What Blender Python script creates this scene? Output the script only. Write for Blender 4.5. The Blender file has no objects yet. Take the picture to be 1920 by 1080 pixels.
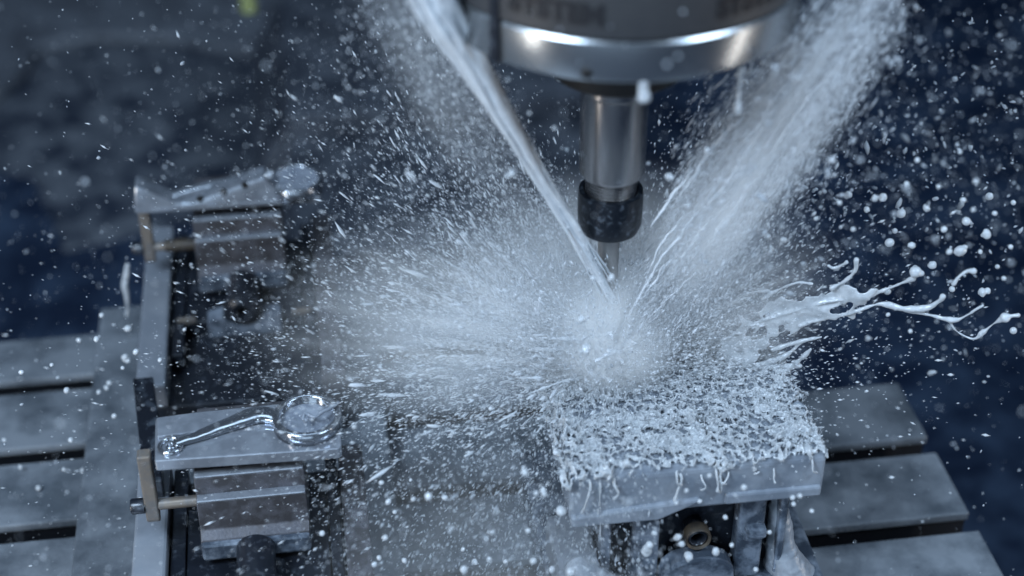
import bpy, bmesh, math, random
import numpy as np
from mathutils import Vector, Matrix
rng = np.random.default_rng(11)
random.seed(11)
scn = bpy.context.scene
col = scn.collection
R = math.radians
V = np.array

# ---------------------------------------------------------------- camera
PITCH, YAW, F = R(35), R(8.2), 3000.0
CAM = V([0.0, 0.0, 0.554])
cd = bpy.data.cameras.new('camera'); co = bpy.data.objects.new('camera', cd); col.objects.link(co)
co.location = CAM
co.rotation_euler = (R(90) - PITCH, 0, -YAW)
cd.sensor_width = 36; cd.lens = 36 * F / 1920
cd.clip_start = 0.02; cd.clip_end = 50
cd.dof.use_dof = True; cd.dof.focus_distance = 0.715; cd.dof.aperture_fstop = 3.9; cd.dof.aperture_blades = 0
scn.camera = co
_r = V([math.cos(YAW), -math.sin(YAW), 0]); _f0 = V([math.sin(YAW), math.cos(YAW), 0])
_fw = _f0 * math.cos(PITCH) + V([0, 0, -1]) * math.sin(PITCH); _up = np.cross(_r, _fw)
def sight(px, py): return _fw + _r * (px - 960) / F - _up * (py - 540) / F
def atz(px, py, z): d = sight(px, py); return CAM + d * ((z - CAM[2]) / d[2])
def aty(px, py, y): d = sight(px, py); return CAM + d * ((y - CAM[1]) / d[1])

# ---------------------------------------------------------------- world, lamps, exposure
w = bpy.data.worlds.new('World'); scn.world = w; w.use_nodes = True
bg = w.node_tree.nodes['Background']; bg.inputs[0].default_value = (0.12, 0.27, 0.58, 1); bg.inputs[1].default_value = 0.10
def area(name, loc, target, sx, sy, power, color):
    l = bpy.data.lights.new(name, 'AREA'); l.shape = 'RECTANGLE'; l.size = sx; l.size_y = sy; l.energy = power; l.color = color
    o = bpy.data.objects.new(name, l); col.objects.link(o); o.location = loc
    o.rotation_euler = (Vector(target) - Vector(loc)).to_track_quat('-Z', 'Y').to_euler()
    return o
area('work_lamp_a', (-0.62, 0.02, 1.05), (0.10, 0.56, 0.14), 0.45, 0.35, 20.0, (0.62, 0.80, 1.0))
area('added_right_key', (0.72, 0.10, 1.05), (0.12, 0.56, 0.14), 0.40, 0.30, 11.0, (0.62, 0.80, 1.0))  # second key light added at right front to brighten the spray
area('overhead_lamp', (-0.10, 1.15, 1.45), (0.0, 0.80, 0.0), 0.6, 0.5, 3.5, (0.60, 0.80, 1.0))
area('lamp_strip_a', (-0.40, 0.30, 0.06), (0.124, 0.565, 0.10), 0.035, 0.48, 1.4, (1.0, 0.94, 0.86))
area('lamp_strip_b', (0.66, 0.34, 0.06), (0.124, 0.565, 0.10), 0.030, 0.48, 0.6, (1.0, 0.93, 0.85))
area('added_front_fill', (-0.30, -0.62, 0.25), (0.05, 0.565, 0.15), 1.1, 0.8, 4.5, (0.60, 0.80, 1.0))  # soft fill added on the camera side, lifts front faces and spindle ring
scn.view_settings.view_transform = 'Standard'; scn.view_settings.look = 'None'
scn.view_settings.exposure = 0.0; scn.view_settings.gamma = 1.0; scn.view_settings.use_curve_mapping = False
scn.cycles.use_denoising = True; scn.cycles.use_adaptive_sampling = True; scn.cycles.adaptive_threshold = 0.025
scn.cycles.max_bounces = 8; scn.cycles.diffuse_bounces = 2; scn.cycles.glossy_bounces = 3; scn.cycles.volume_bounces = 5
scn.cycles.transparent_max_bounces = 12
scn.cycles.volume_step_rate = 1.0; scn.cycles.volume_max_steps = 32
scn.cycles.caustics_reflective = False; scn.cycles.caustics_refractive = False

# ---------------------------------------------------------------- materials
def mat(name, base, rough=0.4, metal=0.0, var=None, scale=60.0, lo=0.42, hi=0.6, rvar=0.0, bump=0.0, bscale=300.0, bdist=0.0004, detail=5.0, stretch=None):
    m = bpy.data.materials.new(name); m.use_nodes = True
    nt = m.node_tree; b = nt.nodes['Principled BSDF']
    b.inputs['Base Color'].default_value = (*base, 1); b.inputs['Roughness'].default_value = rough; b.inputs['Metallic'].default_value = metal
    tc = nt.nodes.new('ShaderNodeTexCoord'); src = tc.outputs['Object']
    if stretch:
        mp = nt.nodes.new('ShaderNodeMapping'); mp.inputs['Scale'].default_value = stretch
        nt.links.new(src, mp.inputs['Vector']); src = mp.outputs['Vector']
    if var is not None:
        n = nt.nodes.new('ShaderNodeTexNoise'); n.inputs['Scale'].default_value = scale; n.inputs['Detail'].default_value = detail
        n.inputs['Roughness'].default_value = 0.6
        nt.links.new(src, n.inputs['Vector'])
        r = nt.nodes.new('ShaderNodeValToRGB'); r.color_ramp.elements[0].position = lo; r.color_ramp.elements[1].position = hi
        r.color_ramp.elements[0].color = (*base, 1); r.color_ramp.elements[1].color = (*var, 1)
        nt.links.new(n.outputs['Fac'], r.inputs['Fac']); nt.links.new(r.outputs['Color'], b.inputs['Base Color'])
        if rvar:
            mr = nt.nodes.new('ShaderNodeMapRange'); mr.inputs['From Min'].default_value = lo; mr.inputs['From Max'].default_value = hi
            mr.inputs['To Min'].default_value = rough; mr.inputs['To Max'].default_value = rvar
            nt.links.new(n.outputs['Fac'], mr.inputs['Value']); nt.links.new(mr.outputs['Result'], b.inputs['Roughness'])
    if bump:
        n2 = nt.nodes.new('ShaderNodeTexNoise'); n2.inputs['Scale'].default_value = bscale; n2.inputs['Detail'].default_value = 4
        nt.links.new(src, n2.inputs['Vector'])
        bp = nt.nodes.new('ShaderNodeBump'); bp.inputs['Strength'].default_value = bump; bp.inputs['Distance'].default_value = bdist
        nt.links.new(n2.outputs['Fac'], bp.inputs['Height']); nt.links.new(bp.outputs['Normal'], b.inputs['Normal'])
    return m
M = {}
M['coolant'] = mat('coolant_emulsion', (0.40, 0.425, 0.455), 0.14, 0, (0.52, 0.545, 0.575), 300, .35, .65)
M['coolant'].node_tree.nodes['Principled BSDF'].inputs['Subsurface Weight'].default_value = 0.0
M['drop'] = mat('coolant_drop', (0.70, 0.74, 0.80), 0.35)
def spray_mat(name, c):
    m = bpy.data.materials.new(name); m.use_nodes = True; nt = m.node_tree; nt.nodes.clear()
    o = nt.nodes.new('ShaderNodeOutputMaterial'); d = nt.nodes.new('ShaderNodeBsdfDiffuse'); t = nt.nodes.new('ShaderNodeBsdfTranslucent'); x = nt.nodes.new('ShaderNodeMixShader')
    d.inputs[0].default_value = (*c, 1); t.inputs[0].default_value = (*c, 1); x.inputs[0].default_value = 0.45
    nt.links.new(d.outputs[0], x.inputs[1]); nt.links.new(t.outputs[0], x.inputs[2]); nt.links.new(x.outputs[0], o.inputs['Surface']); return m
M['drop'] = spray_mat('coolant_spray', (0.78, 0.81, 0.85))
M['fleck'] = spray_mat('coolant_fleck', (0.52, 0.555, 0.60))
M['foam'] = mat('coolant_foam', (0.33, 0.35, 0.375), 0.18, 0, (0.46, 0.48, 0.505), 220, .36, .62)
M['jet'] = mat('coolant_jet', (0.60, 0.63, 0.67), 0.25, 0, (0.70, 0.73, 0.77), 200, .35, .65)
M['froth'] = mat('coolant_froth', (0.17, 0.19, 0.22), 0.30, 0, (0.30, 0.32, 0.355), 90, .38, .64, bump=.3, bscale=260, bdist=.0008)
M['chrome'] = mat('wet_bright_metal', (0.40, 0.42, 0.45), 0.13, 0.9, (0.30, 0.32, 0.36), 140, .4, .62, .2)
M['film'] = mat('coolant_pool', (0.15, 0.17, 0.21), 0.18, 0.0, (0.24, 0.265, 0.31), 160, 0.4, 0.65, bump=0.25, bscale=220, bdist=0.0006)
M['alu'] = mat('wet_aluminium', (0.25, 0.27, 0.31), 0.20, 0.55, (0.36, 0.39, 0.44), 90, 0.40, 0.62, 0.12, bump=0.15, bscale=900, bdist=0.0002)
M['block'] = mat('milky_aluminium', (0.17, 0.195, 0.235), 0.24, 0.1, (0.27, 0.30, 0.345), 60, 0.4, 0.62, 0.16, bump=0.3, bscale=160, bdist=0.0006)
M['steel'] = mat('ground_steel', (0.20, 0.22, 0.26), 0.35, 0.6, (0.30, 0.33, 0.38), 50, 0.4, 0.65, 0.22, bump=0.15, bscale=600, bdist=0.0002)
M['railsteel'] = mat('rail_steel', (0.19, 0.21, 0.245), 0.38, 0.2, (0.25, 0.27, 0.305), 45, 0.4, 0.65, 0.3, bump=0.12, bscale=1200, bdist=0.0001)
M['jaw'] = mat('jaw_steel', (0.075, 0.072, 0.078), 0.40, 0.5, (0.15, 0.15, 0.17), 120, 0.42, 0.62, 0.25, bump=0.3, bscale=800, bdist=0.0002)
M['darksteel'] = mat('black_oxide_steel', (0.012, 0.015, 0.022), 0.3, 0.2, (0.07, 0.08, 0.10), 260, 0.55, 0.72, 0.2)
M['bluesteel'] = mat('blue_grey_wet_steel', (0.055, 0.07, 0.095), 0.25, 0.3, (0.22, 0.255, 0.31), 90, 0.42, 0.6, 0.2, bump=0.2, bscale=300)
M['bronze'] = mat('bronze', (0.22, 0.185, 0.155), 0.36, 0.5, (0.17, 0.16, 0.155), 200, 0.42, 0.62, 0.45, bump=0.2, bscale=900, bdist=0.0002)
M['brass'] = mat('brass', (0.075, 0.060, 0.045), 0.42, 0.4, (0.04, 0.035, 0.032), 200, 0.42, 0.62, 0.5)
M['table'] = mat('cast_table', (0.062, 0.074, 0.090), 0.45, 0.05, (0.185, 0.205, 0.232), 26, 0.38, 0.58, 0.07, bump=0.5, bscale=90, bdist=0.0012, detail=6)
M['slot'] = mat('slot_shade', (0.006, 0.007, 0.010), 0.5)  # near-black paints in the shade down inside the T-slots
M['tray'] = mat('navy_tray', (0.0015, 0.008, 0.026), 0.5, 0.0, (0.034, 0.056, 0.098), 24, 0.40, 0.72, 0.4, bump=0.3, bscale=30, bdist=0.004, detail=3)
M['cover'] = mat('way_cover_steel', (0.016, 0.021, 0.032), 0.45, 0.1, (0.080, 0.090, 0.110), 34, 0.36, 0.66, 0.3, bump=0.3, bscale=60, bdist=0.002)
M['ledge'] = mat('pale_ledge', (0.05, 0.056, 0.070), 0.5, 0.0, (0.125, 0.14, 0.165), 24, 0.35, 0.68, detail=3)
M['ringmetal'] = mat('turned_ring', (0.37, 0.39, 0.41), 0.26, 0.92, (0.32, 0.34, 0.36), 400, 0.4, 0.6, stretch=(1, 1, 12))
M['housing'] = mat('spindle_housing', (0.026, 0.027, 0.031), 0.5, 0.0, (0.036, 0.036, 0.039), 40, 0.4, 0.6)
M['ink'] = mat('dark_lettering', (0.004, 0.004, 0.007), 0.6)
M['black'] = mat('black_gap', (0.002, 0.002, 0.003), 0.6)
M['shank'] = mat('shank_steel', (0.36, 0.345, 0.34), 0.24, 0.95, (0.31, 0.30, 0.30), 500, 0.4, 0.6, stretch=(1, 1, 0.05))
M['nut'] = mat('collet_nut_wet', (0.008, 0.011, 0.017), 0.28, 0.3, (0.14, 0.165, 0.20), 330, 0.54, 0.74, 0.3, bump=0.5, bscale=420, bdist=0.0006)
M['carbide'] = mat('carbide', (0.36, 0.345, 0.335), 0.38, 0.5)
M['gap_shade'] = mat('gap_shade_black', (0.010, 0.012, 0.017), 0.18, 0.0, (0.05, 0.06, 0.075), 150, 0.5, 0.7)  # black for the strip that paints in the gap's shade
M['hose'] = mat('yellow_green_tip', (0.26, 0.29, 0.12), 0.5)
def film_over(name, rough=0.2):
    return M[name]

# ---------------------------------------------------------------- mesh helpers
def tag(o, label=None, cat=None, group=None, kind=None):
    if label: o['label'] = label
    if cat: o['category'] = cat
    if group: o['group'] = group
    if kind: o['kind'] = kind
    return o
def obj_bm(name, bm, m, parent=None, smooth=False):
    me = bpy.data.meshes.new(name); bm.normal_update(); bm.to_mesh(me); bm.free()
    return obj_me(name, me, m, parent, smooth)
def obj_me(name, me, m, parent=None, smooth=False):
    me.materials.append(M[m] if isinstance(m, str) else m)
    if smooth: me.polygons.foreach_set('use_smooth', np.ones(len(me.polygons), bool))
    o = bpy.data.objects.new(name, me); col.objects.link(o)
    if parent: o.parent = parent; o.matrix_parent_inverse = Matrix.Translation(parent.location).inverted()
    return o
def empty(name, loc=(0, 0, 0)):
    o = bpy.data.objects.new(name, None); o.empty_display_size = 0.01; col.objects.link(o); o.location = loc; return o
def arrays(name, v, f, m, parent=None, smooth=True):
    """v (N,3), f (M,k) uniform faces"""
    v = np.asarray(v, np.float32); f = np.asarray(f, np.int32); k = f.shape[1]
    me = bpy.data.meshes.new(name)
    me.vertices.add(len(v)); me.vertices.foreach_set('co', v.ravel())
    me.loops.add(f.size); me.loops.foreach_set('vertex_index', f.ravel())
    me.polygons.add(len(f)); me.polygons.foreach_set('loop_start', np.arange(0, f.size, k, dtype=np.int32))
    me.polygons.foreach_set('loop_total', np.full(len(f), k, np.int32))
    me.update(calc_edges=True)
    return obj_me(name, me, m, parent, smooth)
def add_box(bm, x0, x1, y0, y1, z0, z1, bev=0.0, seg=2):
    r = bmesh.ops.create_cube(bm, size=1.0)
    vs = r['verts']
    for v in vs:
        v.co = Vector((x0 + (v.co.x + .5) * (x1 - x0), y0 + (v.co.y + .5) * (y1 - y0), z0 + (v.co.z + .5) * (z1 - z0)))
    if bev:
        es = list({e for v in vs for e in v.link_edges})
        bmesh.ops.bevel(bm, geom=es, offset=bev, segments=seg, profile=0.5, affect='EDGES')
def box(name, x0, x1, y0, y1, z0, z1, m, parent=None, bev=0.0006):
    bm = bmesh.new(); add_box(bm, x0, x1, y0, y1, z0, z1, bev); return obj_bm(name, bm, m, parent)
def prism_bm(poly, a, b, axis='x', bev=0.0):
    """extrude a polygon: axis x: poly=(y,z); y: poly=(x,z); z: poly=(x,y)"""
    bm = bmesh.new()
    def P(p, t): return {'x': (t, p[0], p[1]), 'y': (p[0], t, p[1]), 'z': (p[0], p[1], t)}[axis]
    va = [bm.verts.new(P(p, a)) for p in poly]; vb = [bm.verts.new(P(p, b)) for p in poly]
    bm.faces.new(va); bm.faces.new(vb[::-1]); n = len(poly)
    for i in range(n): bm.faces.new((va[i], vb[i], vb[(i + 1) % n], va[(i + 1) % n]))
    bmesh.ops.recalc_face_normals(bm, faces=bm.faces)
    if bev:
        es = [e for e in bm.edges if e.calc_face_angle(0) > 0.5]
        bmesh.ops.bevel(bm, geom=es, offset=bev, segments=2, profile=0.5, affect='EDGES')
    return bm
def prism(name, poly, a, b, m, parent=None, axis='x', bev=0.0005):
    return obj_bm(name, prism_bm(poly, a, b, axis, bev), m, parent)
def lathe_bm(prof, c, n=64, axis='z'):
    """prof list of (r, t); revolve about axis through c"""
    bm = bmesh.new(); rings = []
    for r, t in prof:
        ring = []
        for i in range(n):
            a = 2 * math.pi * i / n; u, q = r * math.cos(a), r * math.sin(a)
            p = {'z': (u, q, t), 'x': (t, u, q), 'y': (u, t, q)}[axis]
            ring.append(bm.verts.new((c[0] + p[0], c[1] + p[1], c[2] + p[2])))
        rings.append(ring)
    for A, B in zip(rings, rings[1:]):
        for i in range(n): bm.faces.new((A[i], A[(i + 1) % n], B[(i + 1) % n], B[i]))
    if prof[0][0] > 1e-5: bm.faces.new(rings[0][::-1])
    if prof[-1][0] > 1e-5: bm.faces.new(rings[-1])
    bmesh.ops.recalc_face_normals(bm, faces=bm.faces)
    return bm
def lathe(name, prof, c, m, parent=None, n=64, axis='z', sharp=True):
    o = obj_bm(name, lathe_bm(prof, c, n, axis), m, parent, True)
    if sharp:
        o.data.set_sharp_from_angle(angle=R(32))
    return o
def spline(pts, n):
    pts = np.asarray(pts, float); k = len(pts)
    if k == 2:
        t = np.linspace(0, 1, n)[:, None]; return pts[0] * (1 - t) + pts[1] * t
    P = np.vstack([2 * pts[0] - pts[1], pts, 2 * pts[-1] - pts[-2]]); out = []
    for s in np.linspace(0, k - 1 - 1e-9, n):
        i = int(s); t = s - i; p0, p1, p2, p3 = P[i:i + 4]
        out.append(0.5 * (2 * p1 + (p2 - p0) * t + (2 * p0 - 5 * p1 + 4 * p2 - p3) * t * t + (3 * p1 - p0 - 3 * p2 + p3) * t ** 3))
    return np.array(out)
def tube_arr(pts, rad, seg=8, squash=None):
    """closed tube with rounded-off ends; returns verts, quads"""
    pts = np.asarray(pts, float); rad = np.asarray(rad, float); n = len(pts)
    T = np.gradient(pts, axis=0); T /= np.linalg.norm(T, axis=1)[:, None] + 1e-12
    up = V([0.1, 0.2, 0.97]); A = np.cross(T, up); A /= np.linalg.norm(A, axis=1)[:, None] + 1e-12; B = np.cross(A, T)
    a = np.linspace(0, 2 * math.pi, seg, endpoint=False)
    s2 = np.ones(n) if squash is None else np.asarray(squash)
    ring = pts[:, None, :] + rad[:, None, None] * (np.cos(a)[None, :, None] * A[:, None, :] + (np.sin(a)[None, :, None] * B[:, None, :]) * s2[:, None, None])
    v = ring.reshape(-1, 3); f = []
    for i in range(n - 1):
        for j in range(seg):
            f.append((i * seg + j, i * seg + (j + 1) % seg, (i + 1) * seg + (j + 1) % seg, (i + 1) * seg + j))
    c0 = len(v); v = np.vstack([v, pts[0], pts[-1]])
    for j in range(seg):
        f.append((c0, (j + 1) % seg, j, c0)); f.append((c0 + 1, (n - 1) * seg + j, (n - 1) * seg + (j + 1) % seg, c0 + 1))
    return v, f
def tube_bm(bm, pts, rad, seg=8, squash=None):
    v, f = tube_arr(pts, rad, seg, squash)
    bv = [bm.verts.new(p) for p in v]
    for q in f:
        ids = [q[0], q[1], q[2]] if q[0] == q[3] else list(q)
        try: bm.faces.new([bv[i] for i in ids])
        except ValueError: pass
def ball_bm(bm, c, r, sub=2, sq=(1, 1, 1)):
    q = bmesh.ops.create_icosphere(bm, subdivisions=sub, radius=r)
    for v in q['verts']: v.co = Vector((c[0] + v.co.x * sq[0], c[1] + v.co.y * sq[1], c[2] + v.co.z * sq[2]))
def _hash(i, j, k, s):
    h = (i * 374761393 + j * 668265263 + k * 1274126177 + s * 974711) & 0xffffffff
    h = ((h ^ (h >> 13)) * 1103515245) & 0xffffffff; h = (h ^ (h >> 16)) & 0xffffff
    return h / float(0xffffff)
def vnoise(p, s=0):
    p = np.asarray(p, float); i = np.floor(p).astype(np.int64); f = p - i; f = f * f * (3 - 2 * f); r = 0
    for a in (0, 1):
        for b in (0, 1):
            for c in (0, 1):
                wgt = (f[..., 0] if a else 1 - f[..., 0]) * (f[..., 1] if b else 1 - f[..., 1]) * (f[..., 2] if c else 1 - f[..., 2])
                r = r + wgt * _hash(i[..., 0] + a, i[..., 1] + b, i[..., 2] + c, s)
    return r
def fbm(p, s=0, o=4):
    r = 0; a = 0.5; p = np.asarray(p, float)
    for k in range(o): r = r + a * vnoise(p * 2 ** k, s + k * 17); a *= 0.5
    return r
def roughen(o, amp, scale, seed=0, o_=3):
    me = o.data; n = len(me.vertices); c = np.empty(n * 3); me.vertices.foreach_get('co', c); c = c.reshape(-1, 3)
    nn = np.empty(n * 3); me.vertices.foreach_get('normal', nn); nn = nn.reshape(-1, 3)
    c += nn * ((fbm(c * scale, seed, o_) - 0.47) * 2 * amp)[:, None]
    me.vertices.foreach_set('co', c.ravel()); me.update()
def remesh(o, vox, smooth=3):
    m = o.modifiers.new('Remesh', 'REMESH'); m.mode = 'VOXEL'; m.voxel_size = vox
    if smooth: s = o.modifiers.new('Smooth', 'SMOOTH'); s.factor = 0.5; s.iterations = smooth
    dg = bpy.context.evaluated_depsgraph_get(); me = bpy.data.meshes.new_from_object(o.evaluated_get(dg))
    o.modifiers.clear(); old = o.data; o.data = me; bpy.data.meshes.remove(old)
    me.polygons.foreach_set('use_smooth', np.ones(len(me.polygons), bool)); me.update()
def copy_tree(o, parent=None):
    inv = o.matrix_parent_inverse.copy(); c = o.copy(); col.objects.link(c); c.parent = parent
    if parent: c.matrix_parent_inverse = inv
    for ch in list(o.children): copy_tree(ch, c)
    return c

# ================================================================ SETTING
# machine table: bars with T-slots between them
SLOTS = [0.3705, 0.430, 0.4895, 0.549, 0.6085, 0.668, 0.7275]
HW = 0.0062
table = empty('machine_table', (0, 0.55, 0)); tag(table, 'grey cast machine table with dark slots under the vises', kind='structure')
edges = [0.30] + SLOTS + [0.772]
for i in range(len(edges) - 1):
    y0 = edges[i] + (HW if i else 0); y1 = edges[i + 1] - (HW if i < len(edges) - 2 else 0)
    xe = 0.3125
    if y0 > 0.67: xe = 0.225
    bm = bmesh.new(); add_box(bm, -0.75, xe, y0, y1, -0.0050, 0.0, 0.0009)
    obj_bm('table_bar', bm, 'table', table)
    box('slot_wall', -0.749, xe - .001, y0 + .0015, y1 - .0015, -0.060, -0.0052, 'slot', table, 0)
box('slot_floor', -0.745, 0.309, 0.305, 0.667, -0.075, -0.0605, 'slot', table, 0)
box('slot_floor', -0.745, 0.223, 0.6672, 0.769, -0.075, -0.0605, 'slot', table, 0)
# coolant tray far below, back wall, way cover
bm = bmesh.new(); add_box(bm, -3, 3, -1.5, 4, -0.20, -0.18); tag(obj_bm('machine_floor', bm, 'tray'), kind='structure')
tray_wall = box('wall_back', -3, 3, 2.0, 2.1, -0.18, 2.5, 'tray', None, 0); tag(tray_wall, kind='structure')
# stepped way cover behind the table
wc = empty('way_cover', (0.1, 0.95, -0.1)); tag(wc, 'grey stepped sheet-metal way cover behind the machine table', 'way cover')
for k, (ya, yb, za) in enumerate([(0.79, 0.93, -0.075), (0.92, 1.09, -0.055), (1.08, 1.30, -0.035)]):
    prism('cover_plate', [(-0.045, za - 0.05), (-0.045 + 0.03, za), (0.235, za), (0.262, za - 0.05)], ya, yb, 'cover', wc, 'y', 0.002)
# pale ledge with coolant on it, upper corner
L0 = [tuple(atz(a_, b_, -0.165)[:2]) for a_, b_ in ((-300, 230), (-10, 172), (45, 130), (72, 84), (170, 62), (330, 66), (470, 92), (600, 40), (600, -250), (-300, -250))]
led = prism('ledge', L0, -0.1795, -0.165, 'ledge', None, 'z', 0.006); tag(led, 'pale wet ledge in the corner behind the rear vise', 'ledge')
M['mist_mottle'] = mat('mottled_mist_film', (0.003, 0.009, 0.024), 0.5, 0.0, (0.115, 0.128, 0.15), 38, 0.36, 0.66, 0.45, bump=0.0, detail=4)  # mottling paints the blotchy mist into the floor film
pd = prism('mist_mottle_sheet', [tuple(atz(a_, b_, -0.1775)[:2]) for a_, b_ in ((-200, -120), (700, -120), (640, 120), (600, 330), (420, 400), (120, 470), (60, 330), (-200, 300))], -0.1798, -0.1775, 'mist_mottle', None, 'z', 0.001)
tag(pd, 'thin mottled sheet painting in pale mist and coolant on the dark floor behind the vises', kind='stuff')
hs = lathe('nozzle_tip', [(0.002, 0), (0.006, 0.001), (0.006, 0.03), (0.009, 0.032), (0.009, 0.06)], aty(467, 22, 1.12), 'hose', None, 20)
tag(hs, 'small yellow-green nozzle tip hanging at the top edge', 'nozzle')

# ================================================================ VISES
def steps_profile():
    x = 470
    y0 = 0.545
    z1 = 0.0925; y1 = atz(x, 888, z1)[1]
    z2 = z1 - 33 / 3140; y2 = atz(x, 934, z2)[1]
    z3 = z2 - 50 / 3140
    y3 = y2 - 0.004; z4 = z3 - 0.008
    return [(0.560, 0.040), (0.560, 0.0985), (y0, 0.0985), (y0, z1), (y1, z1), (y1, z2), (y2, z2), (y2, z3), (y3, z3 - 0.003), (y3, z4), (y3 + 0.006, z4 - 0.003), (y3 + 0.006, 0.040)]
def make_vise(label):
    v = empty('machine_vise', (-0.04, 0.52, 0.015)); tag(v, label, 'vise', 'vises on the shared base plate')
    box('vise_base', -0.0915, 0.0110, 0.440, 0.588, 0.0152, 0.040, 'darksteel', v, 0.001)
    bm = bmesh.new(); add_box(bm, -0.0926, -0.0776, 0.4395, 0.5885, 0.0402, 0.055, 0.0015); obj_bm('rail', bm, 'railsteel', v)
    bm = bmesh.new(); add_box(bm, 0.0005, 0.0120, 0.4395, 0.5885, 0.0402, 0.055, 0.0015); obj_bm('rail', bm, 'jaw', v)
    prism('moving_jaw', steps_profile(), -0.0618, -0.0146, 'jaw', v, 'x', 0.0004)
    # paler strips painting in the light caught by the jaw's level ledges
    pr = steps_profile()
    for (yy, zz) in (pr[4], pr[6]):
        box('jaw_lip', -0.0615, -0.0149, yy - 0.0005, yy + 0.0042, zz + 0.0002, zz + 0.0014, 'alu', v, 0.0005)
    box('jaw_lip', -0.0620, -0.0144, pr[8][0] - 0.002, pr[8][0] + 0.006, 0.0525, pr[8][1] - 0.0005, 'bluesteel', v, 0.0016)
    box('fixed_jaw', -0.0618, -0.0146, 0.5605, 0.583, 0.040, 0.0890, 'jaw', v, 0.0008)
    box('jaw_carriage', -0.070, -0.0065, 0.500, 0.5600, 0.0405, 0.0485, 'darksteel', v, 0.001)
    # screw bracket with socket in front of the jaw
    arc = [(-0.058, 0.0403), (-0.058, 0.052)] + [(-0.0385 + 0.0115 * math.cos(a), 0.058 + 0.0115 * math.sin(a)) for a in np.linspace(R(200), R(340), 14)] + [(-0.019, 0.052), (-0.019, 0.0403)]
    prism('screw_bracket', arc, 0.4955, 0.505, 'bluesteel', v, 'y', 0.0006)
    s = lathe('screw', [(0.0035, 0.4990), (0.0035, 0.4925), (0.0062, 0.4920), (0.0085, 0.4935), (0.0085, 0.5200)], (-0.0385, 0, 0.058), 'darksteel', v, 28, 'y')
    lathe('screw_ring', [(0.0086, 0.4990), (0.0086, 0.4950), (0.0102, 0.4955), (0.0102, 0.4990), (0.0086, 0.4995)], (-0.0385, 0, 0.058), 'darksteel', v, 32, 'y')
    for xa, xb in ((-0.074, -0.064), (-0.013, -0.003)):
        bm = bmesh.new(); add_box(bm, xa, xb, 0.4985, 0.501, 0.0487, 0.0520, 0.0005); obj_bm('guide_clip', bm, 'bronze', v)
    box('side_cheek', -0.0765, -0.0700, 0.470, 0.5870, 0.0404, 0.0500, 'darksteel', v, 0.0006)
    box('side_cheek', -0.0060, -0.0005, 0.470, 0.5870, 0.0404, 0.0500, 'darksteel', v, 0.0006)
    return v
vf = make_vise('steel vise nearest the camera, holding the part with the large ring rim')
vr = copy_tree(vf); vr.location = Vector(vf.location) + Vector((-0.0045, 0.207, 0)); vr['label'] = 'steel vise further back, its dark screw end in full view'
# base plate under both left vises
bp = box('base_plate', -0.128, 0.0270, 0.36, 0.776, 0.0012, 0.0150, 'railsteel', None, 0.0015)
bp.data.materials[0] = M['table']; tag(bp, 'flat grey plate under the two left vises, over the table slots', 'base plate')

def make_stop(label):
    t = empty('work_stop', (-0.082, 0.5354, 0.0755)); tag(t, label, 'work stop', 'work stops at the part ends')
    lathe('rod', [(0.0022, -0.0790), (0.0026, -0.0786), (0.0026, -0.0622)], (0, 0.5354, 0.0755), 'bronze', t, 24, 'x')
    prism('arm', [(0.5325, 0.0690), (0.5340, 0.0665), (0.5368, 0.0665), (0.5383, 0.0690), (0.5405, 0.1035), (0.5345, 0.1035)], -0.0848, -0.0790, 'bronze', t, 'x', 0.0007)
    lathe('bolt_head', [(0.0010, -0.0880), (0.0020, -0.0905), (0.0032, -0.0908), (0.0036, -0.0900), (0.0036, -0.0850)], (0, 0.5354, 0.0755), 'darksteel', t, 18, 'x')
    return t
sf = make_stop('bronze work stop arm with black bolt beside the nearest left part')
sr = copy_tree(sf); sr.location = Vector(sf.location) + Vector((-0.0095, 0.207, 0)); sr['label'] = 'bronze work stop arm dripping coolant beside the rear part'
# rear rod is longer: add a brass sleeve
lathe('rod_sleeve', [(0.0030, -0.0830), (0.0034, -0.0826), (0.0034, -0.0670)], (0, 0.7424, 0.0755), 'brass', sr, 24, 'x')
# black strip standing in for the shaded gap behind the rail
ws = prism('gap_shade_strip', [(-0.0965, 0.640), (-0.0865, 0.640), (-0.0820, 0.600), (-0.0795, 0.562), (-0.0880, 0.5625)], 0.0552, 0.0660, 'gap_shade', None, 'z', 0.0008)
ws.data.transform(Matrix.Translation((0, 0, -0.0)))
tag(ws, 'black strip standing in for the shaded gap behind the bronze stop arm', 'dark strip')

# ================================================================ PARTS IN THE LEFT VISES
def ring_bm(bm, c, ro, ri, z0, z1, n=56):
    prof = [(ri, z0), (ri, z1 - 0.0005), (ri + 0.0004, z1), (ro - 0.0006, z1), (ro, z1 - 0.0006), (ro, z0)]
    b = lathe_bm(prof, (c[0], c[1], 0), n); me = bpy.data.meshes.new('t'); b.to_mesh(me); b.free(); bm.from_mesh(me); bpy.data.meshes.remove(me)
wf = empty('machined_part', (-0.0375, 0.545, 0.0985)); tag(wf, 'machined aluminium part with large ring, small ring and rib, nearest left vise', 'machined part', 'machined parts in the left vises')
outl = [(-0.0767, 0.5300), (0.0010, 0.5270), (0.0022, 0.5285), (0.0026, 0.5470), (-0.0010, 0.5565), (-0.018, 0.5600), (-0.060, 0.5592), (-0.0775, 0.5580)]
prism('plate', outl, 0.0990, 0.1050, 'alu', wf, 'z', 0.0006)
prism('shoulder', [(-0.0760, 0.5440), (-0.050, 0.5455), (-0.020, 0.5535), (-0.020, 0.5590), (-0.060, 0.5584), (-0.0768, 0.5572)], 0.1045, 0.1066, 'alu', wf, 'z', 0.0006)
cR = atz(576, 784, 0.1085)
bm = bmesh.new(); ring_bm(bm, cR, 0.0150, 0.0120, 0.1040, 0.1108); obj_bm('ring_rim', bm, 'chrome', wf, True)
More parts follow.
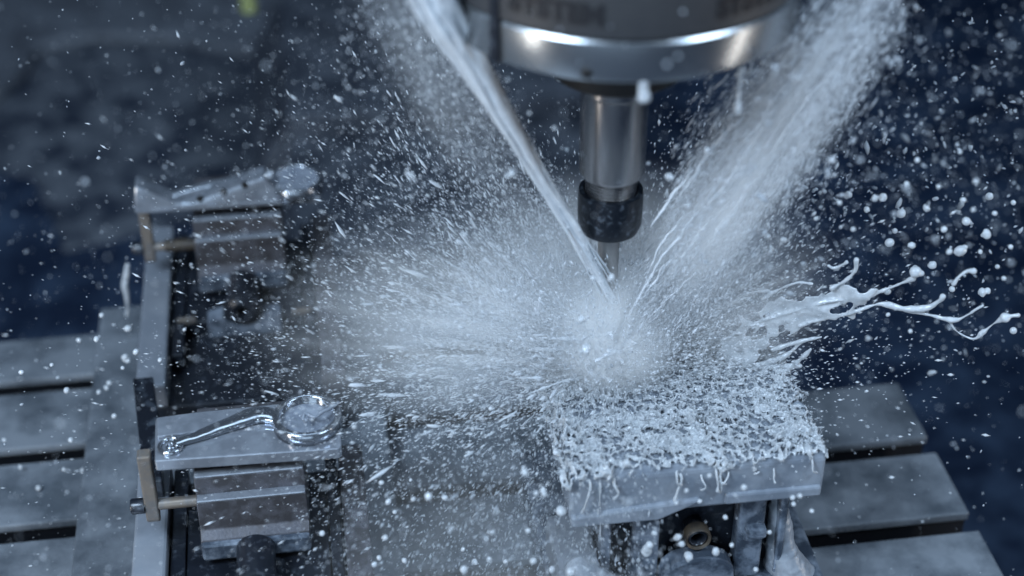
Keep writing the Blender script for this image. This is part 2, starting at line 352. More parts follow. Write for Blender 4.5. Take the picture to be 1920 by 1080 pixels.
lathe('coolant_pool', [(0.0122, 0.1055), (0.0119, 0.1070), (0.0100, 0.1064), (0.0001, 0.1062)], (cR[0], cR[1], 0), 'film', wf, 40)
cS = atz(320, 834, 0.1065)
bm = bmesh.new(); ring_bm(bm, cS, 0.0056, 0.0043, 0.1045, 0.1068, 36); ring_bm(bm, cS, 0.0022, 0.0010, 0.1045, 0.1064, 24); obj_bm('ring_rim', bm, 'chrome', wf, True)
def rib(parent, pix, z, r, name='rib', m='alu', n=50, sq=1.2):
    pts = spline([atz(a, b, z) for a, b in pix], n); rr = r * (1 + 0.15 * np.sin(np.linspace(0, 19, n))); rr[0] *= .5; rr[-1] *= .6
    bm = bmesh.new(); tube_bm(bm, pts, rr, 10, np.full(n, sq)); return obj_bm(name, bm, m, parent, True)
def lever(parent, pix, z, rr, m='chrome', sq=.42):
    n = 44; pts = spline([atz(a, b, z) for a, b in pix], n); r_ = np.interp(np.linspace(0, 1, n), np.linspace(0, 1, len(rr)), rr)
    bm = bmesh.new(); tube_bm(bm, pts, r_, 20, np.full(n, sq)); o = obj_bm('lever', bm, m, parent, True); roughen(o, .0003, 220, 3, 2); return o
lever(wf, [(326, 832), (370, 818), (430, 796), (485, 778), (530, 784)], 0.1060, [.0030, .0036, .0050, .0064, .0050])
bm = bmesh.new()
tube_bm(bm, spline([atz(a, b, 0.112) for a, b in ((568, 788), (572, 776), (590, 782), (605, 772), (628, 760), (635, 754))], 30), 0.0007 * (0.7 + 0.6 * np.abs(np.sin(np.linspace(0, 7, 30)))), 8)
ball_bm(bm, atz(573, 788, 0.111), 0.0013)
o = obj_bm('coolant_thread', bm, 'film', None, True); tag(o, 'thin curl of coolant leaping from the large ring of the nearest part', 'coolant splash')

wr = empty('machined_part', (-0.045, 0.745, 0.0985)); tag(wr, 'machined aluminium part with scooped front wall and ring, rear left vise', 'machined part', 'machined parts in the left vises')
# front wall with a wavy top, seen as a polygon in x-z
topw = [(252, 350), (270, 355), (300, 368), (335, 381), (365, 379), (400, 366), (450, 348), (480, 337), (496, 334), (510, 346), (530, 364), (560, 372), (604, 370)]
botw = [(604, 380), (400, 388), (250, 399)]
YW = 0.734
tp = spline([aty(a, b, YW) for a, b in topw], 40); bt = [aty(a, b, YW) for a, b in botw]
poly = [(p_[0], p_[2]) for p_ in tp] + [(p_[0], p_[2]) for p_ in bt]
fwo = prism('front_wall', poly, YW, YW + 0.013, 'alu', wr, 'y', 0.0014); fwo.data.polygons.foreach_set('use_smooth', np.ones(len(fwo.data.polygons), bool)); fwo.data.set_sharp_from_angle(angle=R(40))
zc = aty(420, 385, YW)[2]
prism('plate', [(-0.0945, YW + 0.001), (0.0020, YW - 0.001), (0.0030, 0.7480), (-0.0950, 0.7490)], zc - 0.002, zc + 0.0012, 'alu', wr, 'z', 0.0006)
lever(wr, [(322, 368), (365, 356), (420, 345), (475, 335), (525, 338)], 0.1075, [.0030, .0044, .0052, .0058, .0050], 'alu', .5)
cR2 = atz(553, 336, 0.110)
bm = bmesh.new(); ring_bm(bm, cR2, 0.0150, 0.0126, zc, 0.1110); obj_bm('ring_rim', bm, 'chrome', wr, True)
lathe('coolant_pool', [(0.0128, 0.1085), (0.0125, 0.1104), (0.0095, 0.1098), (0.0001, 0.1096)], (cR2[0], cR2[1], 0), 'film', wr, 40)
for a, b in ((375, 374), (420, 361), (459, 348)):
    p = aty(a, b, YW); bm = lathe_bm([(0.0001, YW - 0.0004), (0.0015, YW - 0.0005), (0.0020, YW + 0.001)], (p[0], 0, p[2]), 16, 'y'); obj_bm('hole', bm, 'black', wr, True)
rib(wr, [(256, 352), (290, 360), (318, 366)], 0.1075, 0.0010, m='darksteel')

# ================================================================ RIGHT VISE AND BLOCK
BX0, BX1, BY0, BY1, BZ = 0.0960, 0.2075, 0.4945, 0.588, 0.1050
vb = empty('machine_vise', (0.15, 0.52, 0.0)); tag(vb, 'vise under the spindle with coolant-covered ribs and brass screw socket', 'vise')
yj = 0.4985
def xr(px, py=1010): return aty(px, py, yj)[0]
def zr(py, px=1310): return aty(px, py, yj)[2]
box('vise_base', 0.090, 0.215, 0.42, 0.60, 0.0012, 0.030, 'bluesteel', vb, 0.002)
box('jaw_body', xr(1148), xr(1462), yj + 0.010, 0.575, 0.0305, 0.0795, 'darksteel', vb, 0.001)
for a, b, yo in ((1186, 1238, 0.0), (1382, 1432, 0.0), (1456, 1472, -0.001), (1128, 1147, -0.001)):
    bm = bmesh.new(); add_box(bm, xr(a), xr(b), yj + yo, yj + 0.0099, 0.0302, 0.0798, 0.0022, 3); obj_bm('jaw_rib', bm, 'bluesteel', vb)
xc = xr(1308)
arc = [(xr(1236), 0.0303)] + [(xc + 0.0165 * math.cos(a), zr(1062) + 0.0105 * math.sin(a)) for a in np.linspace(R(180), R(0), 22)] + [(xr(1380), 0.0303)]
prism('screw_bracket', arc, yj - 0.006, yj + 0.004, 'bluesteel', vb, 'y', 0.0015)
lathe('screw', [(0.0030, yj + 0.004), (0.0030, yj - 0.000), (0.0036, yj - 0.001), (0.0045, yj - 0.0005), (0.0045, yj + 0.0099)], (xc, 0, zr(1008)), 'darksteel', vb, 24, 'y')
lathe('screw_ring', [(0.0044, yj + 0.004), (0.0046, yj - 0.0010), (0.0056, yj - 0.0018), (0.0060, yj - 0.0010), (0.0060, yj + 0.004)], (xc, 0, zr(1008)), 'brass', vb, 32, 'y')
o = box('cross_pin', xr(1395), xr(1432), yj - 0.005, yj + 0.002, zr(1010), zr(992), 'bluesteel', vb, 0.002)
box('foot', 0.0915, xr(1126), 0.478, 0.53, 0.0302, 0.052, 'railsteel', vb, 0.003)

bw = empty('workpiece_block', (0.15, 0.54, 0.08)); tag(bw, 'aluminium block under the cutter, its top buried in coolant foam', 'workpiece')
prism('block', [(BY0, 0.0800), (BY0, BZ - 0.003), (BY0 + 0.003, BZ), (0.566, BZ), (0.566, BZ - 0.006), (BY1, BZ - 0.006), (BY1, 0.0800)], BX0, BX1, 'block', bw, 'x', 0.0016)
# relieved notch in the lower front lip: two lips leaving the gap over the screw
prism('lip', [(BX0 + 0.0005, 0.0835), (BX0 + 0.0005, 0.0775), (xr(1225), 0.0770), (xr(1300), 0.0850), (xr(1300), 0.0870)], BY0 - 0.0022, BY0 + 0.004, 'block', bw, 'y', 0.0012)
prism('lip', [(xr(1345), 0.0875), (xr(1345), 0.0815), (BX1 - 0.001, 0.0812), (BX1 - 0.001, 0.0870)], BY0 - 0.0016, BY0 + 0.004, 'block', bw, 'y', 0.0012)

# ================================================================ SPINDLE, HOLDER, CUTTER
TX, TY = 0.1237, 0.5655
sp = empty('spindle', (TX, TY, 0.287)); tag(sp, 'machine spindle with bright turned ring and dark lettered housing', 'spindle')
RR = 0.0705
n = 160
# nose ring with a drive slot
bm = lathe_bm([(0.030, 0.2885), (RR - 0.0025, 0.2870), (RR - 0.0006, 0.2876), (RR, 0.2890), (RR, 0.3025), (RR - 0.0008, 0.3035), (0.030, 0.3035)], (TX, TY, 0), n)
o = obj_bm('nose_ring', bm, 'ringmetal', sp, True); o.data.set_sharp_from_angle(angle=R(35))
bm = lathe_bm([(0.03, 0.3037), (RR - 0.0012, 0.3037), (RR + 0.0004, 0.3050), (RR + 0.0010, 0.3300), (RR + 0.0010, 0.46)], (TX, TY, 0), n)
o = obj_bm('housing', bm, 'housing', sp, True); o.data.set_sharp_from_angle(angle=R(35))
def ang_for(px):  # angle on the ring for a picture column on its near side
    best = min(np.linspace(R(180), R(360), 721), key=lambda a: abs(960 + F * ((V([TX + RR * math.cos(a), TY + RR * math.sin(a), 0.295]) - CAM) @ _r) / ((V([TX + RR * math.cos(a), TY + RR * math.sin(a), 0.295]) - CAM) @ _fw) - px))
    return best
# dark bar painting in the drive slot's shade, hole
a = ang_for(931)
bm = bmesh.new(); add_box(bm, -0.0021, 0.0021, -0.0015, 0.0012, 0.2872, 0.345, 0.0004)
bm.transform(Matrix.Translation((TX + RR * math.cos(a), TY + RR * math.sin(a), 0)) @ Matrix.Rotation(a + R(90), 4, 'Z')); obj_bm('slot_shade_bar', bm, 'darksteel', sp)
a = ang_for(1100); bm = lathe_bm([(0.0001, RR + 0.0003), (0.0021, RR + 0.0003), (0.0026, RR - 0.001)], (0, 0, 0.2910), 20, 'x')
bm.transform(Matrix.Translation((TX, TY, 0)) @ Matrix.Rotation(a, 4, 'Z')); obj_bm('set_screw_hole', bm, 'black', sp, True)
lathe('nose_cone', [(0.0140, 0.2577), (0.0255, 0.2577), (0.0285, 0.2600), (0.0300, 0.2680), (0.0300, 0.2886)], (TX, TY, 0), 'black', sp, 72)
def bent_text(txt, px_mid, z, size):
    cu = bpy.data.curves.new('lettering', 'FONT'); cu.body = txt; cu.size = size; cu.align_x = 'CENTER'; cu.extrude = 0.0002; cu.offset = 0.0004
    t = bpy.data.objects.new('lettering', cu); col.objects.link(t)
    dg = bpy.context.evaluated_depsgraph_get(); me = bpy.data.meshes.new_from_object(t.evaluated_get(dg)); bpy.data.objects.remove(t)
    a0 = ang_for(px_mid)
    for v in me.vertices:
        a = a0 + v.co.x / RR; r = RR + 0.0010 + v.co.z; v.co = (TX + r * math.cos(a), TY + r * math.sin(a), z + v.co.y)
    me.materials.clear(); return obj_me('lettering', me, 'ink', sp)
bent_text('SYSTEM', 1040, 0.3105, 0.0105)
bent_text('SYSTEM', 1410, 0.3105, 0.0105)
th = empty('tool_holder', (TX, TY, 0.2018)); tag(th, 'slim steel collet holder hanging from the spindle', 'tool holder')
lathe('shank', [(0.0100, 0.2085), (0.0130, 0.2092), (0.0139, 0.2112), (0.0139, 0.2480), (0.0150, 0.2495), (0.0150, 0.2576)], (TX, TY, 0), 'shank', th, 72)
pr = [(0.0095, 0.1990)]
for k in range(7):
    z = 0.1992 + k * 0.0014; pr += [(0.0103, z), (0.0110, z + 0.0005), (0.0110, z + 0.0008), (0.0103, z + 0.0013)]
pr += [(0.0103, 0.2091)]
lathe('thread', pr, (TX, TY, 0), 'shank', th, 64)
lathe('collet_nut', [(0.0060, 0.1800), (0.0100, 0.1800), (0.0124, 0.1816), (0.0137, 0.1850), (0.0139, 0.1900), (0.0139, 0.1985), (0.0136, 0.2010), (0.0118, 0.2012), (0.0112, 0.2000), (0.0106, 0.1975)], (TX, TY, 0), 'nut', th, 72)
em = empty('end_mill', (TX, TY, 0.105)); tag(em, 'slender carbide end mill cutting into the foaming block', 'end mill')
lathe('cutter_shank', [(0.0046, 0.150), (0.0047, 0.151), (0.0047, 0.1815)], (TX, TY, 0), 'carbide', em, 36)
# fluted lower half: twisted three-lobed section
nz, ns = 40, 36; vv = []; ff = []
for i in range(nz):
    z = 0.104 + 0.046 * i / (nz - 1)
    for j in range(ns):
        t = 2 * math.pi * j / ns; r_ = 0.0045 * (0.80 + 0.20 * math.cos(3 * (t + z * 190)) ** 3)
        vv.append((TX + r_ * math.cos(t), TY + r_ * math.sin(t), z))
for i in range(nz - 1):
    for j in range(ns): ff.append((i * ns + j, i * ns + (j + 1) % ns, (i + 1) * ns + (j + 1) % ns, (i + 1) * ns + j))
arrays('flutes', vv, ff, 'carbide', em)
IMP = V([TX, TY, 0.107])


# ================================================================ COOLANT
def px_m(r): return r / 4300.0
OCT_V = V([(1, 0, 0), (-1, 0, 0), (0, 1, 0), (0, -1, 0), (0, 0, 1), (0, 0, -1)], ) * 1.0
OCT_F = V([(0, 2, 4), (2, 1, 4), (1, 3, 4), (3, 0, 4), (2, 0, 5), (1, 2, 5), (3, 1, 5), (0, 3, 5)])
def subdiv(v, f):
    v = [tuple(p) for p in v]; cache = {}; out = []
    def mid(a, b):
        k = (min(a, b), max(a, b))
        if k not in cache:
            m = (V(v[a]) + V(v[b])) / 2; m /= np.linalg.norm(m); cache[k] = len(v); v.append(tuple(m))
        return cache[k]
    for a, b, c in f:
        x, y, z = mid(a, b), mid(b, c), mid(c, a); out += [(a, x, z), (x, b, y), (z, y, c), (x, y, z)]
    return V(v), V(out)
OCT2 = subdiv(OCT_V, OCT_F)
def droplets(name, P, D, r, asp, m, label, fine=False, wob=0.25):
    P = np.asarray(P); D = np.asarray(D, float); D = D / (np.linalg.norm(D, axis=1)[:, None] + 1e-9); N = len(P)
    bv, bf = (OCT2 if fine else (OCT_V, OCT_F))
    ref = np.where(np.abs(D[:, 2:3]) > 0.9, V([[1.0, 0, 0]]), V([[0, 0, 1.0]]))
    A = np.cross(D, ref); A /= np.linalg.norm(A, axis=1)[:, None]; B = np.cross(A, D)
    k = 1 + wob * (rng.random((N, len(bv))) - 0.5) * 2
    v = P[:, None, :] + k[:, :, None] * (r[:, None, None] * (bv[None, :, 0:1] * (D * asp[:, None])[:, None, :] + bv[None, :, 1:2] * A[:, None, :] + bv[None, :, 2:3] * B[:, None, :]))
    f = bf[None] + (np.arange(N) * len(bv))[:, None, None]
    o = arrays(name, v.reshape(-1, 3), f.reshape(-1, 3), m)
    tag(o, label, kind='stuff'); return o
def clear(P):  # the space just ahead of holder and nut stays free of spray
    return ~((np.abs(P[:, 0] - TX) < np.where(P[:, 2] > .168, 0.021, .010)) & (P[:, 2] > 0.140) & (P[:, 1] < TY + .012))
def logn(N, med, sig, lo, hi): return np.clip(med * np.exp(rng.normal(0, sig, N)), lo, hi)

# ---- the solid jet from the left-hand nozzle
JL = [(800, -40), (862, 70), (930, 190), (1000, 310), (1055, 400), (1103, 480), (1150, 565)]
JLp = V([aty(a, b, 0.534 + 0.026 * i / 6) for i, (a, b) in enumerate(JL)])
n = 170; pts = spline(JLp, n); u = np.linspace(0, 1, n)
rad = px_m(np.interp(u, [0, .18, .4, .6, .8, 1], [30, 25, 18, 15, 15, 14]))
v, f = tube_arr(pts, rad, 28)
jet = empty('coolant_jet', JLp[0]); tag(jet, 'solid white coolant jet slanting down to the cutter from the upper left', 'coolant jet')
def stream(name, pts, rad, seg, amp, seed, parent):
    v, f = tube_arr(pts, rad, seg); ang = np.tile(np.arange(seg) * 2 * math.pi / seg, len(pts)); tt = np.repeat(np.arange(len(pts)) / len(pts), seg)
    q = np.stack([np.cos(ang) * 2.2, np.sin(ang) * 2.2, tt * 7], 1); nz_ = fbm(q, seed, 4) - 0.47
    c = np.repeat(pts, seg, 0); k = len(c); v[:k] = c + (v[:k] - c) * (1 + amp * 2 * nz_)[:, None]
    bm = bmesh.new(); bv = [bm.verts.new(p) for p in v]
    for qd in f:
        ids = [qd[0], qd[1], qd[2]] if qd[0] == qd[3] else list(qd)
        bm.faces.new([bv[i] for i in ids])
    bmesh.ops.recalc_face_normals(bm, faces=bm.faces)
    return obj_bm(name, bm, 'jet', parent, True)
stream('jet_core', pts, rad * np.interp(u, [0, .7, 1], [.85, .80, .45]), 22, 0.9, 3, jet)
T_ = np.gradient(pts, axis=0); T_ /= np.linalg.norm(T_, axis=1)[:, None]; A_ = np.cross(T_, V([0.1, 1, .2])); A_ /= np.linalg.norm(A_, axis=1)[:, None]; B_ = np.cross(A_, T_)
for k in range(12):
    ph = rng.uniform(0, 6.28); tw = rng.uniform(-3, 3); off = rng.uniform(.5, 1.0) * (1 + .5 * (fbm(np.stack([u * 9, 0 * u, 0 * u + k], 1), k, 3) - .47)) * np.interp(u, [0, .75, 1], [1, 1.1, 2.2])
    i0 = int(rng.uniform(0, 60)) if k > 4 else 0; i1 = int(rng.uniform(110, n)) if k > 3 else n
    sp_ = pts + A_ * (rad * off * np.cos(ph + tw * u))[:, None] + B_ * (rad * off * np.sin(ph + tw * u))[:, None]
    w_ = rad * rng.uniform(.16, .38) * np.interp(np.arange(n), [i0, i0 + 20, i1 - 40, i1], [.25, 1, .8, .12])
    stream('jet_strand', sp_[i0:i1], w_[i0:i1], 9, 0.8, 40 + k, jet)
p2 = spline(V([aty(a, b, 0.532 + 0.016 * i / 3) for i, (a, b) in enumerate([(765, -40), (800, 30), (846, 102), (915, 200)])]), 60)
stream('jet_strand', p2, px_m(np.interp(np.linspace(0, 1, 60), [0, .5, 1], [15, 12, 5])), 14, 0.6, 9, jet)

# ---- fine spray
AX0 = aty(1640, -20, 0.522); AX1 = IMP + V([0.010, -0.006, 0.024])
ax = AX1 - AX0; axl = np.linalg.norm(ax); axd = ax / axl
side = np.cross(axd, V([0, 1.0, 0])); side /= np.linalg.norm(side); side2 = np.cross(axd, side)
# right-hand fan jet
N = 40000
t = rng.beta(1.15, 1.0, N); s1 = np.interp(t, [0, .3, .7, 1], [.0085, .0125, .0150, .0110])
o1 = rng.normal(0, 1, N) * s1; o2 = rng.normal(0, 1, N) * s1 * 0.7
P = AX0 + ax * t[:, None] + side * o1[:, None] + side2 * o2[:, None]
# ragged streaky density: keep drops where stretched noise is high
q = np.stack([o1 / 0.004, o2 / 0.006, t * 7], 1); keep = (fbm(q, 5, 3) + rng.normal(0, .06, N) > 0.40) & clear(P)
P = P[keep]; o1 = o1[keep]; t = t[keep]; N = len(P)
D = axd + side * (o1 * 6)[:, None] + rng.normal(0, .10, (N, 3))
droplets('spray_fan', P, D, logn(N, 0.00013, .5, .00006, .0005), rng.uniform(3.0, 11.0, N), 'drop', 'broad white fan of coolant spray driving down to the cutter from the upper right')
fj = empty('coolant_jet', AX0); tag(fj, 'ragged white coolant jet driving down to the cutter from the upper right', 'coolant jet')
for k in range(46):
    t0 = rng.beta(1.1, 1.1) * .82; t1 = min(t0 + rng.uniform(.10, .34), 1.0); m_ = 46; tt = np.linspace(t0, t1, m_); sg = np.interp(tt, [0, .3, .7, 1], [.0075, .0100, .0105, .0050])
    a_ = rng.normal(0, .75); b_ = rng.normal(0, .7); wv = (fbm(np.stack([tt * 16, 0 * tt + k, 0 * tt], 1), k, 3) - .47) * .004
    q_ = AX0 + ax * tt[:, None] + side * (a_ * sg + wv)[:, None] + side2 * (b_ * sg * .7)[:, None]
    stream('jet_strand', q_, rng.uniform(.00035, .0009) * np.sin(np.linspace(.12, 3.0, m_)) ** .7 * (.6 + .8 * fbm(np.stack([tt * 40, 0 * tt + k, 0 * tt + 3], 1), k + 5, 2)), 8, .8, 70 + k, fj)
# spray thrown out from the impact, mostly to the left and up
def burst(N, az0, azs, el0, el1, k, sc, r0=0.004):
    az = rng.normal(az0, azs, N); el = el0 + (el1 - el0) * rng.random(N) ** 1.2
    d = np.stack([np.cos(el) * np.cos(az), np.cos(el) * np.sin(az), np.sin(el)], 1)
    r = r0 + rng.gamma(k, sc, N); o = rng.normal(0, .005, (N, 3)) * V([1, 1, .4])
    P = IMP + o + d * r[:, None]; P[:, 2] -= 0.35 * r * r / 0.5
    return P, d, r
P, D, r = burst(76000, math.pi * 0.98, 0.66, R(-4), R(60), 1.9, 0.042, 0.010)
q = P * V([90, 60, 90]) ; ang = np.arctan2(D[:, 2], np.abs(D[:, 0]) + 1e-4)
q = np.stack([ang * 17, np.arctan2(D[:, 1], D[:, 0]) * 5, r * 60], 1)
keep = (fbm(q, 21, 4) + rng.normal(0, .03, len(P)) > 0.455) & (P[:, 2] > 0.03) & clear(P)
P, D, r = P[keep], D[keep], r[keep]; N = len(P)
droplets('spray_burst', P, D + rng.normal(0, .16, (N, 3)), logn(N, 0.00013, .55, .00006, .0007), rng.uniform(1.4, 5.0, N), 'drop', 'dense white spray bursting from the cutter towards the two left vises')
P, D, r = burst(3200, math.pi * 0.98, 0.62, R(-2), R(58), 2.4, 0.022, 0.014)
keep = (fbm(np.stack([np.arctan2(D[:, 2], np.abs(D[:, 0]) + 1e-4) * 17, np.arctan2(D[:, 1], D[:, 0]) * 5, r * 60], 1), 21, 4) > .45) & (P[:, 2] > .07) & clear(P); P, D = P[keep], D[keep]; N = len(P)
droplets('spray_shreds', P, D + rng.normal(0, .22, (N, 3)), logn(N, 0.00026, .5, .00012, .0009), rng.uniform(1.5, 8.0, N), 'drop', 'torn white shreds of coolant flying left out of the impact', True, .45)
P, D, r = burst(26000, 0.25, 0.6, R(2), R(62), 1.6, 0.030)
keep = (P[:, 2] > 0.10) & clear(P); P, D = P[keep], D[keep]; N = len(P)
droplets('spray_burst', P, D + rng.normal(0, .2, (N, 3)), logn(N, 0.0002, .5, .00009, .0008), rng.uniform(1.2, 3.5, N), 'drop', 'white spray hanging over the foaming block right of the cutter')
# core round the cutter
N = 3000
c = rng.normal(0, 1, (N, 3)) * V([.010, .010, .018]) + IMP + V([0.001, -.004, .022]); c = c[c[:, 2] > .105]; N = len(c)
droplets('spray_core', c, rng.normal(0, .3, (N, 3)) + V([0, 0, -1.0]), logn(N, 0.00028, .4, .0001, .0008), rng.uniform(1, 3.5, N), 'drop', 'thick white spray wrapped round the cutter where both jets meet')
# halo beside the solid jet
N = 8000
t = rng.random(N); base = JLp[0] + (JLp[-1] - JLp[0]) * t[:, None]; jd = (JLp[-1] - JLp[0]) / np.linalg.norm(JLp[-1] - JLp[0])
js = np.cross(jd, V([0, 1.0, 0])); js /= np.linalg.norm(js)
if js[0] > 0: js = -js
P = base + js * (np.abs(rng.normal(0, .022, N)) - .004)[:, None] + V([0, 1, 0]) * rng.normal(0.01, .012, N)[:, None]
droplets('spray_halo', P, jd + rng.normal(0, .25, (N, 3)), logn(N, 0.00016, .5, .00007, .0006), rng.uniform(1.2, 4, N), 'drop', 'thin veil of spray drifting off the solid jet')
# falling spray in front, between the vises
N = 15000
P = np.stack([rng.uniform(-.02, .13, N), rng.uniform(.40, .56, N), rng.uniform(.01, .13, N)], 1)
P = P[rng.random(len(P)) < np.clip(0.25 + (P[:, 0] + .02) / .15, 0, 1)]; N = len(P)
D = P - (IMP + V([0, .02, .03]))
droplets('falling_spray', P, D + rng.normal(0, .04, (N, 3)), logn(N, 0.00022, .5, .0001, .0009), rng.uniform(1.2, 3.6, N), 'fleck', 'falling spray streaming down between the nearest vise and the block')
# drops adrift everywhere
N = 16000
P = np.stack([rng.uniform(-.42, .60, N), rng.uniform(.36, 1.15, N), rng.uniform(-.05, .42, N)], 1)
dep = (P - CAM) @ _fw; P = P[dep > 0.50]; N = len(P)
droplets('drifting_drops', P, rng.normal(0, 1, (N, 3)), logn(N, 0.00026, .5, .0001, .0013), rng.uniform(1, 1.5, N), 'fleck', 'tiny coolant drops adrift in the air all over the machine', True)
# thicker flecks over the dark floor at the right
N = 3600
pxx = rng.uniform(1380, 1990, N); pyy = rng.normal(330, 190, N); yy = rng.normal(.74, .16, N)
P = V([aty(a, b, c_) for a, b, c_ in zip(pxx, pyy, yy)]); keep = (P[:, 2] > 0.0) & (((P - CAM) @ _fw) > .5); P = P[keep]; N = len(P)
droplets('spray_flecks', P, rng.normal(0, 1, (N, 3)), logn(N, 0.00036, .55, .00012, .0016), rng.uniform(1, 2.6, N), 'fleck', 'flecks of coolant flung over the dark floor at the right', True, 0.35)

# ---- splash sheet and tendrils to the right
def SY(px): return 0.560 - (px - 1380) / 540 * 0.040
def path_bm(bm, P3, n=None, seg=10, wob=0.30):
    P3 = V(P3).astype(float); P3[:, 2] *= .8; n = n or 14 * len(P3); pts = spline([aty(a, b, SY(a)) for a, b, _ in P3], n)
    rr = px_m(np.interp(np.linspace(0, 1, n), np.linspace(0, 1, len(P3)), P3[:, 2])); rr = rr * (1 + wob * (fbm(pts * 260, 31, 3) - .47) * 4)
    tube_bm(bm, pts, rr, seg); ball_bm(bm, pts[-1], rr[-1] * 1.05); ball_bm(bm, pts[0], rr[0])
bm = bmesh.new()
SH = [(1330, 690), (1345, 640), (1372, 600), (1410, 575), (1440, 570), (1470, 556), (1510, 552), (1545, 538), (1580, 534), (1612, 540), (1640, 547), (1632, 560), (1606, 572), (1585, 588), (1545, 592), (1500, 606), (1470, 622), (1440, 632), (1420, 655), (1410, 690)]
def inside(x, y, poly):
    c = False; j = len(poly) - 1
    for i in range(len(poly)):
        (xi, yi), (xj, yj_) = poly[i], poly[j]
        if (yi > y) != (yj_ > y) and x < (xj - xi) * (y - yi) / (yj_ - yi) + xi: c = not c
        j = i
    return c
st = 3; cells = {}
for ix in range(1320, 1660, st):
    for iy in range(525, 700, st):
        tx, ty_ = ix * math.cos(.33) - iy * math.sin(.33), ix * math.sin(.33) + iy * math.cos(.33)
        hole = fbm(V([tx / 52., ty_ / 22., 3.]), 77, 3)
        jx = (fbm(V([ix / 18., iy / 18., 1.]), 5, 2) - .47) * 40; jy = (fbm(V([ix / 18., iy / 18., 9.]), 6, 2) - .47) * 40
        if inside(ix + jx, iy + jy, SH) and hole > .30: cells[(ix, iy)] = 1
def sv(x, y, sgn):
    yy = SY(x) + .006 * (fbm(V([x / 60., y / 40., 2.]), 8, 2) - .4); return aty(x, y, yy + sgn * (.00035 + .0009 * float(fbm(V([x / 45., y / 14., 5.]), 4, 2))))
vc = {}
def gv(x, y, sgn):
    if (x, y, sgn) not in vc: vc[(x, y, sgn)] = bm.verts.new(sv(x, y, sgn))
    return vc[(x, y, sgn)]
for (x, y) in cells:
    q = [(x, y), (x + st, y), (x + st, y + st), (x, y + st)]
    bm.faces.new([gv(*p, -1) for p in q]); bm.faces.new([gv(*p, 1) for p in q[::-1]])
    for (p, r_, nb) in ((q[0], q[1], (x, y - st)), (q[1], q[2], (x + st, y)), (q[2], q[3], (x, y + st)), (q[3], q[0], (x - st, y))):
        if nb not in cells: bm.faces.new((gv(*r_, -1), gv(*p, -1), gv(*p, 1), gv(*r_, 1)))
for P3 in ([(1340, 650, 4), (1400, 612, 5), (1470, 588, 5), (1540, 568, 6), (1590, 560, 7), (1630, 554, 8), (1665, 541, 5), (1690, 531, 4), (1712, 522, 7)],
           [(1380, 650, 4), (1450, 628, 4), (1520, 604, 5), (1590, 588, 6), (1650, 570, 6), (1690, 578, 10), (1735, 578, 8), (1762, 564, 5), (1768, 556, 6)],
           [(1690, 580, 7), (1740, 590, 5), (1788, 600, 7), (1815, 590, 4), (1830, 580, 4), (1843, 573, 6)],
           [(1780, 602, 4), (1795, 622, 2.8), (1825, 635, 4), (1845, 622, 9)], [(1845, 622, 7), (1862, 608, 3), (1885, 595, 11)], [(1885, 595, 7), (1898, 592, 5), (1909, 591, 7)],
           [(1560, 540, 7), (1585, 526, 5), (1603, 508, 5), (1606, 487, 6)], [(1552, 498, 4), (1565, 503, 4), (1588, 492, 5)],
           [(1430, 560, 6), (1460, 543, 5), (1495, 530, 5), (1522, 532, 4)], [(1370, 570, 6), (1400, 550, 5), (1440, 545, 5)], [(1350, 545, 5), (1370, 520, 4), (1384, 505, 3)],
           [(1540, 632, 4), (1500, 640, 6), (1450, 655, 7)], [(1410, 690, 10), (1470, 668, 7), (1500, 645, 5), (1522, 634, 4)],
           [(1398, 685, 18), (1396, 650, 10), (1394, 630, 9), (1393, 616, 4)], [(1412, 625, 5), (1424, 612, 4), (1429, 600, 3), (1427, 592, 4)],
           [(1480, 690, 9), (1505, 670, 10), (1520, 655, 4)], [(1330, 690, 10), (1380, 690, 14), (1450, 690, 12), (1500, 686, 8)]):
    path_bm(bm, P3)
ball_bm(bm, aty(1716, 510, SY(1716)), px_m(12)); ball_bm(bm, aty(1728, 513, SY(1728)), px_m(6))
spl = obj_bm('coolant_splash', bm, 'coolant', None, True); remesh(spl, 0.00042, 7); roughen(spl, 0.0005, 260, 5, 2)
tag(spl, 'white sheet of coolant with long beaded tendrils flung right of the block', 'coolant splash')
def thread(name, label, P3, Y, cat='coolant splash', vox=0.00045, z=None):
    P3 = V(P3); n = 12 * len(P3); pts = spline([aty(a, b, Y) if z is None else atz(a, b, z) for a, b, _ in P3], n)
    rr = px_m(np.interp(np.linspace(0, 1, n), np.linspace(0, 1, len(P3)), P3[:, 2]))
    bm = bmesh.new(); tube_bm(bm, pts, rr, 10); ball_bm(bm, pts[-1], rr[-1]); ball_bm(bm, pts[0], rr[0])
    o = obj_bm(name, bm, 'coolant', None, True); remesh(o, vox, 3); roughen(o, 0.0004, 400, 3, 2); tag(o, label, cat); return o
thread('coolant_thread', 'short hooked thread of coolant above the long tendrils', [(1788, 532, 5), (1800, 517, 3), (1814, 508, 4), (1826, 508, 7)], 0.525)
thread('coolant_drip', 'ragged white drip falling below the rear stop arm', [(239, 497, 6), (237, 515, 8), (234, 535, 9), (238, 556, 7), (239, 575, 3), (238, 590, 6)], 0.742, 'drip')
thread('coolant_drip', 'white drip hanging from the spindle ring in front of the holder', [(1207, 146, 10), (1206, 165, 9), (1208, 182, 11)], TY - 0.068, 'drip')
thread('coolant_drip', 'thin white drip falling from the spindle ring beside the fan jet', [(1391, 130, 7), (1387, 150, 4), (1385, 180, 4), (1383, 205, 8)], TY - 0.052, 'drip')

